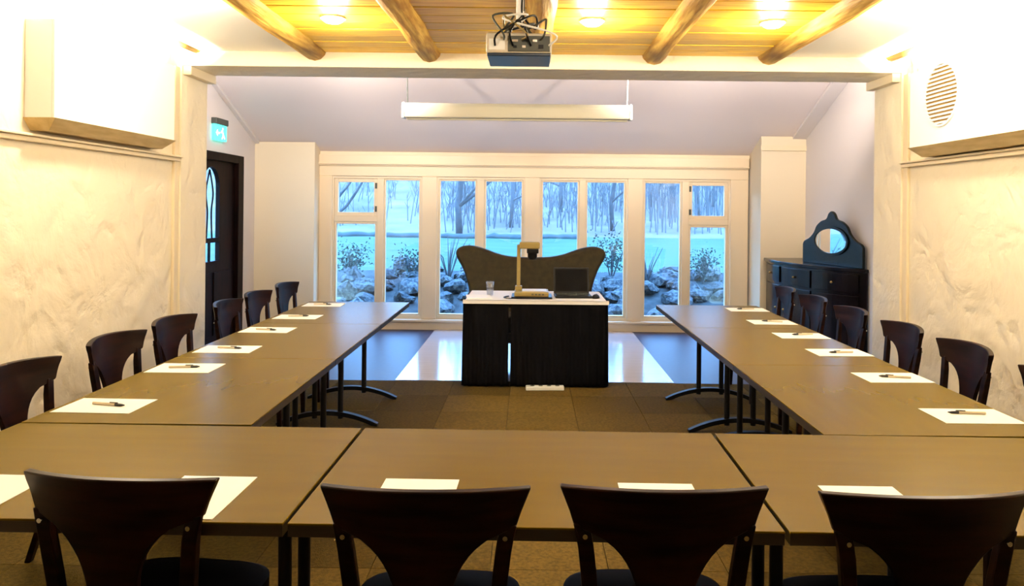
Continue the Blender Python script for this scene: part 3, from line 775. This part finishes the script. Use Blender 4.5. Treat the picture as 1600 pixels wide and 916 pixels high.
# gallery
g0 = Vector((2.985, 8.36, 0.97)); g1 = Vector((3.215, 7.38, 0.97)); gd = (g1 - g0); gl = gd.length; gd.normalize(); gn = Vector((gd.y, -gd.x, 0))
if gn.x > 0: gn = -gn
prof = [(0.0, 0.0), (0.0, 0.20), (0.03, 0.235), (0.12, 0.27), (0.20, 0.33), (0.25, 0.40), (0.33, 0.45), (0.42, 0.475), (0.46, 0.53), (0.51, 0.555)]
prof = prof + [(1.02 - a, b) for a, b in prof[-2::-1]]
prof = [(a / 1.02 * gl, b) for a, b in prof]
body = prof[:1] + [(p.x, p.y) for p in smooth_path([(a, b, 0) for a, b in prof[1:-1]], 4)] + prof[-1:]
def gp(k): return lambda a, b: tuple(g0 + gd * a + gn * k + Vector((0, 0, b)))
bm = bmesh.new(); prism(bm, body, gp(0.0), gp(0.03)); gal = obj('gallery', bm, 'green_wood', t, bevel=0.006)
ell = [(0.50 * gl + 0.27 * math.cos(a), 0.25 + 0.125 * math.sin(a)) for a in [2 * PI * i / 40 for i in range(40)]]
el2 = [(0.50 * gl + 0.295 * math.cos(a), 0.25 + 0.150 * math.sin(a)) for a in [2 * PI * i / 40 for i in range(40)]]
bm = bmesh.new()
for i in range(40):
    j = (i + 1) % 40; prism(bm, [ell[i], ell[j], el2[j], el2[i]], gp(0.03), gp(0.045))
obj('mirror_frame', bm, 'green_wood', gal)
bm = bmesh.new(); prism(bm, ell, gp(0.03), gp(0.036)); obj('mirror', bm, 'mirror', gal)

# ------------------------------------------------------------------ projector under the ceiling
t = thing('projector', 'grey ceiling projector with navy underside and tangled cables on its mount', 'projector', (-0.07, 4.0, 2.285))
B('body', 'lightgrey', t, (-0.165, 0.165, -0.15, 0.15, 0.015, 0.115), bevel=0.008)
B('underside', 'navy', t, (-0.160, 0.160, -0.148, 0.148, 0.0, 0.015), bevel=0.004)
pn = B('rear_panel', 'darkgrey', t, (-0.055, 0.155, -0.156, -0.150, 0.022, 0.10), bevel=0.002)
for i, (px, pz, pw, ph) in enumerate(((-0.02, 0.075, 0.03, 0.012), (0.03, 0.075, 0.03, 0.012), (0.08, 0.075, 0.022, 0.012), (-0.02, 0.045, 0.018, 0.012), (0.025, 0.045, 0.018, 0.012), (0.11, 0.045, 0.025, 0.02))):
    B('port', 'black_plastic' if i % 2 else 'chrome', pn, (px - pw / 2, px + pw / 2, -0.160, -0.156, pz - ph / 2, pz + ph / 2))
B('label_plate', 'white', t, (-0.150, -0.07, -0.1525, -0.150, 0.03, 0.085))
B('mount_plate', 'lightgrey', t, (-0.10, 0.08, -0.08, 0.08, 0.115, 0.130), bevel=0.003)
bm = bmesh.new()
for sx in (-0.08, 0.06):
    tube(bm, [(sx, -0.06, 0.13), (sx * 0.4, -0.02, 0.19)], 0.008, 8); tube(bm, [(sx, 0.06, 0.13), (sx * 0.4, 0.02, 0.19)], 0.008, 8)
obj('mount_arm', bm, 'darkgrey', t, smooth='edge')
bm = bmesh.new(); tube(bm, [(-0.003, 0, 0.185), (-0.003, 0, 0.375)], 0.016, 12); lathe(bm, [(0.05, 0.375), (0.05, 0.385)], 16, (-0.003, 0, 0)); obj('mount_pole', bm, 'white', t, smooth='edge')
bm = bmesh.new(); lathe(bm, [(0.045, 0.0), (0.045, 0.02), (0.03, 0.02)], 20); ln = obj('lens_barrel', bm, 'black_plastic', t, smooth='edge'); ln.location = (-0.06, 0.15, 0.065); ln.rotation_euler = (-PI / 2, 0, 0)
rnd = random.Random(5)
cols = ('black_plastic', 'darkgrey', 'black_plastic', 'beige', 'black_plastic', 'darkgrey', 'white')
for i in range(7):
    sx = -0.12 + i * 0.045
    ex = rnd.uniform(-0.14, 0.14)
    pts = [(sx, -0.158, 0.05 + 0.03 * (i % 2)), (sx + rnd.uniform(-.03, .03), -0.20, 0.10), (ex, -0.16, 0.15 + rnd.uniform(0, .05)), (ex * 0.4 + rnd.uniform(-.08, .08), -0.09, 0.20 + rnd.uniform(-.04, .03)), (rnd.uniform(-.1, .1), -0.04, 0.16), (0.015, -0.016, 0.24), (0.017, -0.012, 0.37)]
    bm = bmesh.new(); tube(bm, smooth_path(pts), 0.0055, 6); obj('cable', bm, cols[i], t, smooth=True)

# ------------------------------------------------------------------ rolled projection screen
t = thing('projection_screen', 'rolled-up projection screen in a long ivory case hanging below the sloped ceiling', 'projection screen', (-0.137, 7.0, 2.335))
bm = bmesh.new()
sec = [(-0.06, 0.0), (0.06, 0.0), (0.06, 0.10), (0.035, 0.135), (-0.035, 0.135), (-0.06, 0.10)]
prism(bm, sec, lambda a, b: (-1.02, a, b), lambda a, b: (1.02, a, b)); obj('case', bm, 'screen_case', t, bevel=0.012)
for s in (-1, 1):
    bm = bmesh.new(); sec2 = [(a * 1.08, 0.0675 + (b - 0.0675) * 1.08) for a, b in sec]
    prism(bm, sec2, lambda a, b: (s * 1.02, a, b), lambda a, b: (s * 1.045, a, b)); obj('end_cap', bm, 'white', t, bevel=0.006)
    bm = bmesh.new(); tube(bm, [(s * 1.0, 0, 0.13), (s * 1.02, 0, slope(7.0) - 2.335 + 0.01)], 0.006, 8); obj('hanger', bm, 'darkgrey' if s < 0 else 'white', t)
bm = bmesh.new(); tube(bm, [(-1.0, 0, -0.008), (1.0, 0, -0.008)], 0.011, 10); obj('bottom_bar', bm, 'screen_case', t, smooth='edge')

# ------------------------------------------------------------------ outside: garden and hillside
def ground_z(x, y):
    if y < 10.3: return -0.12
    if y < 12.4: return -0.12 + 0.62 * ((y - 10.3) / 2.1) ** 0.8
    if y < 24: return 0.50 + 0.012 * (y - 12.4) + 0.06 * noise.noise(Vector((x * .2, y * .2, 0)))
    r = y - 24
    return 0.64 + 0.05 * r + 0.0042 * r * r + 0.7 * noise.noise(Vector((x * .06, y * .06, 3.0))) * min(r / 10, 1)
def terrain(name, x0, x1, y0, y1, nx, ny, m, label):
    bm = bmesh.new(); g = [[bm.verts.new((x0 + (x1 - x0) * i / nx, y0 + (y1 - y0) * j / ny, ground_z(x0 + (x1 - x0) * i / nx, y0 + (y1 - y0) * j / ny))) for i in range(nx + 1)] for j in range(ny + 1)]
    for j in range(ny):
        for i in range(nx): bm.faces.new((g[j][i], g[j][i + 1], g[j + 1][i + 1], g[j + 1][i]))
    o = obj(name, bm, m, smooth=True); o['kind'] = 'structure'; return o
terrain('garden_bed', -16, 16, 9.76, 12.4, 64, 12, 'soil', '')
terrain('lawn', -30, 30, 12.4, 24, 60, 24, 'lawn', '')
terrain('hillside', -60, 60, 24, 70, 80, 40, 'hill', '')
# lawn beside the house, seen through the glass of the dark door
struct('side_lawn', 'lawn', (-30, -3.6, 2.0, 9.76, -0.25, -0.13))

# stone bank: every stone a part
bank = thing('stone_bank', 'bank of rough garden stones below the windows outside', 'stone bank', (0, 11.3, 0))
smeshes = []
for k in range(6):
    bm = bmesh.new(); bmesh.ops.create_icosphere(bm, subdivisions=2, radius=1.0); rr = random.Random(60 + k)
    ax = (1.0, rr.uniform(.65, .9), rr.uniform(.5, .75))
    for v in bm.verts:
        f = 1 + 0.45 * noise.noise(v.co * 1.3 + Vector((k * 7, 0, 0))); v.co = Vector((v.co.x * ax[0] * f, v.co.y * ax[1] * f, v.co.z * ax[2] * f))
    o = obj('stone', bm, 'stone', bank); smeshes.append(o.data); o.location = (-5.2 + k * 0.4, -0.6, -0.05); o.scale = (0.2, 0.2, 0.2)
rs = random.Random(11)
for k in range(190):
    x = rs.uniform(-4.6, 4.6); y = rs.uniform(10.4, 12.5); s = rs.uniform(0.09, 0.26)
    o = bpy.data.objects.new('stone', smeshes[k % 6]); COL.objects.link(o); o.parent = bank
    o.location = (x, y - 11.3, ground_z(x, y) + s * 0.25); o.scale = (s, s, s * rs.uniform(.8, 1.1)); o.rotation_euler = (rs.uniform(-.4, .4), rs.uniform(-.4, .4), rs.uniform(0, 6.3))

def branches(bm, p, d, L, r, depth, rr, spread=0.6, up=0.25):
    n = 4; pts = [p]; rs_ = [r]; q = Vector(p); dd = Vector(d)
    for i in range(n):
        dd = (dd + Vector((rr.uniform(-.18, .18), rr.uniform(-.18, .18), rr.uniform(-.05, .12)))).normalized()
        q = q + dd * (L / n); pts.append(q.copy()); rs_.append(r * (1 - 0.6 * (i + 1) / n))
    tube(bm, pts, rs_, 5 if depth < 2 else 4, cap=False)
    if depth >= 3: return
    for k in range((6, 4, 3)[depth]):
        i = rr.randint(1, n); b = pts[i]
        nd = (dd + Vector((rr.uniform(-1, 1), rr.uniform(-1, 1), rr.uniform(-.3, .7))) * spread + Vector((0, 0, up))).normalized()
        branches(bm, b, nd, L * rr.uniform(.4, .6), rs_[i] * 0.5, depth + 1, rr, spread, up)
def tree(px, Y, h, r, lab, seed, lean=(0, 0), m='bark'):
    x = (px - 830) / 1200 * Y; rr = random.Random(seed)
    t = thing('bare_tree', lab, 'tree', (x, Y, ground_z(x, Y) - 0.05), 0, 'bare trees on the hillside')
    bm = bmesh.new(); pts = []; rs_ = []
    for i in range(9):
        f = i / 8; pts.append((lean[0] * f * h + rr.uniform(-.02, .02) * h, lean[1] * f * h, f * h)); rs_.append(r * (1 - 0.7 * f))
    tube(bm, pts, rs_, 8); obj('trunk', bm, m, t, smooth=True)
    bm = bmesh.new()
    for k in range(16):
        i = rr.randint(1, 8); a = rr.uniform(0, 6.3)
        branches(bm, Vector(pts[i]), Vector((math.cos(a), math.sin(a), rr.uniform(.2, 1.0))).normalized(), h * rr.uniform(.18, .3), rs_[i] * 0.6, 1, rr)
    obj('branches', bm, m, t)
t = thing('bare_tree', 'forked leaning tree whose two stems cross the small upper left light', 'tree', (-4.25, 14.0, ground_z(-4.25, 14.0) - 0.05), 0, 'bare trees on the hillside')
bm = bmesh.new(); tube(bm, smooth_path([(0, 0, 0), (0.08, 0, 0.45), (0.30, 0, 0.72)]), [0.05] * 13, 7); obj('trunk', bm, 'bark', t, smooth=True)
for pts in ([(0.30, 0, 0.70), (0.80, 0, 1.0), (1.02, 0, 1.28), (1.30, 0, 1.75), (1.6, 0.1, 2.4), (1.75, 0.2, 3.4)], [(0.28, 0.02, 0.70), (0.60, 0.05, 1.05), (0.76, 0.05, 1.28), (0.98, 0.05, 1.60), (1.1, 0.1, 2.2), (1.1, 0.1, 3.2)]):
    bm = bmesh.new(); q = smooth_path(pts); tube(bm, q, [0.032 - 0.022 * i / len(q) for i in range(len(q))], 6); obj('stem', bm, 'bark', t, smooth=True)
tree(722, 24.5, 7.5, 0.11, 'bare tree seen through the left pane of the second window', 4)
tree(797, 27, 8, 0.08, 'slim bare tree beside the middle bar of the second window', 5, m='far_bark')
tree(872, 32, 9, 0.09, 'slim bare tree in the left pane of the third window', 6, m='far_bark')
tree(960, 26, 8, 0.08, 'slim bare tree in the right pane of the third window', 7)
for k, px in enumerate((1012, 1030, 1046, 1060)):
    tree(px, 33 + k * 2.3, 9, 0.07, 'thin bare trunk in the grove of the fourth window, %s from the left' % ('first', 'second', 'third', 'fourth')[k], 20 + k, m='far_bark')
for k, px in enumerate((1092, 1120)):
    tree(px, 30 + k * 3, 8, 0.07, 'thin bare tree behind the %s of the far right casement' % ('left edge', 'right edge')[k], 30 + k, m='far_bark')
# bare thicket on the slope: far too many stems to count
rr = random.Random(77); bm = bmesh.new()
for k in range(900):
    px = rr.uniform(500, 1180); Y = rr.uniform(25, 44)
    if px < 700 and rr.random() < 0.75: continue
    x = (px - 830) / 1200 * Y; z = ground_z(x, Y); h = rr.uniform(0.8, 3.4) if px > 980 else rr.uniform(0.3, 1.8)
    lx, ly = rr.uniform(-.3, .3), rr.uniform(-.3, .3)
    tube(bm, [(x, Y, z - 0.1), (x + lx * .4, Y + ly * .4, z + h * .5), (x + lx, Y + ly, z + h)], [0.020, 0.014, 0.006], 4, cap=False)
    for q in range(4):
        f = rr.uniform(.3, .9); a = rr.uniform(0, 6.3); l = h * rr.uniform(.15, .35)
        tube(bm, [(x + lx * f, Y + ly * f, z + h * f), (x + lx * f + math.cos(a) * l * .6, Y + ly * f + math.sin(a) * l * .6, z + h * f + l)], [0.012, 0.005], 3, cap=False)
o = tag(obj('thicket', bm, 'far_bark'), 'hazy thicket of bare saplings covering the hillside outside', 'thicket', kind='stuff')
# low hedge at the far edge of the lawn
bm = bmesh.new()
rr = random.Random(2); n = 60
for i in range(n + 1):
    pass
pts = [(-9 + 10.5 * i / n, 23.3 + 0.2 * math.sin(i * .6), ground_z(-9 + 10.5 * i / n, 23.3) + 0.05 + 0.05 * noise.noise(Vector((i * .5, 1, 1)))) for i in range(n + 1)]
tube(bm, pts, [0.09 + 0.05 * noise.noise(Vector((i * .9, 4, 4))) for i in range(n + 1)], 8)
tag(obj('hedge', bm, 'hedge', smooth=True), 'low dark hedge along the far edge of the lawn outside', 'hedge')
# shrubs among the stones
def shrub(px, Y, h, lab, seed, leafy=True):
    x = (px - 830) / 1200 * Y; rr = random.Random(seed)
    t = thing('shrub', lab, 'shrub', (x, Y, ground_z(x, Y)), 0)
    bm = bmesh.new(); tips = []
    for k in range(9):
        a = rr.uniform(0, 6.3); sp = rr.uniform(.1, .5)
        p = [(0, 0, 0), (math.cos(a) * sp * h * .4, math.sin(a) * sp * h * .4, h * .5), (math.cos(a) * sp * h, math.sin(a) * sp * h, h * rr.uniform(.7, 1))]
        tube(bm, p, [0.012, 0.009, 0.004], 5); tips += p[1:]
    obj('stems', bm, 'bark', t)
    if leafy:
        bm = bmesh.new()
        for k in range(420):
            c = Vector(rr.choice(tips)) + Vector((rr.gauss(0, .1), rr.gauss(0, .1), rr.gauss(0, .08)))
            u = Vector((rr.uniform(-1, 1), rr.uniform(-1, 1), rr.uniform(-.5, 1))).normalized(); v = u.cross(Vector((rr.uniform(-1, 1), 1, .3))).normalized(); s = rr.uniform(.016, .03)
            c.z = max(c.z, 0.03)
            bm.faces.new([bm.verts.new(q) for q in (c - u * s, c + v * s * .5, c + u * s, c - v * s * .5)])
        o = obj('leaves', bm, 'leaf', t); o['kind'] = 'stuff'
shrub(548, 11.9, 0.5, 'leafy dark shrub among the stones outside the leftmost window', 1)
shrub(645, 11.8, 0.45, 'leafy dark shrub outside the right pane of the first window', 2)
shrub(702, 11.9, 0.75, 'bare twiggy shrub outside the second window left of the sofa', 3, False)
shrub(956, 11.9, 0.7, 'leafy dark shrub outside the third window right of the sofa', 4)
shrub(1012, 11.8, 0.6, 'bare twiggy shrub at the left edge of the fourth window', 5, False)
shrub(1100, 11.9, 0.45, 'leafy dark shrub outside the far right casement', 6)
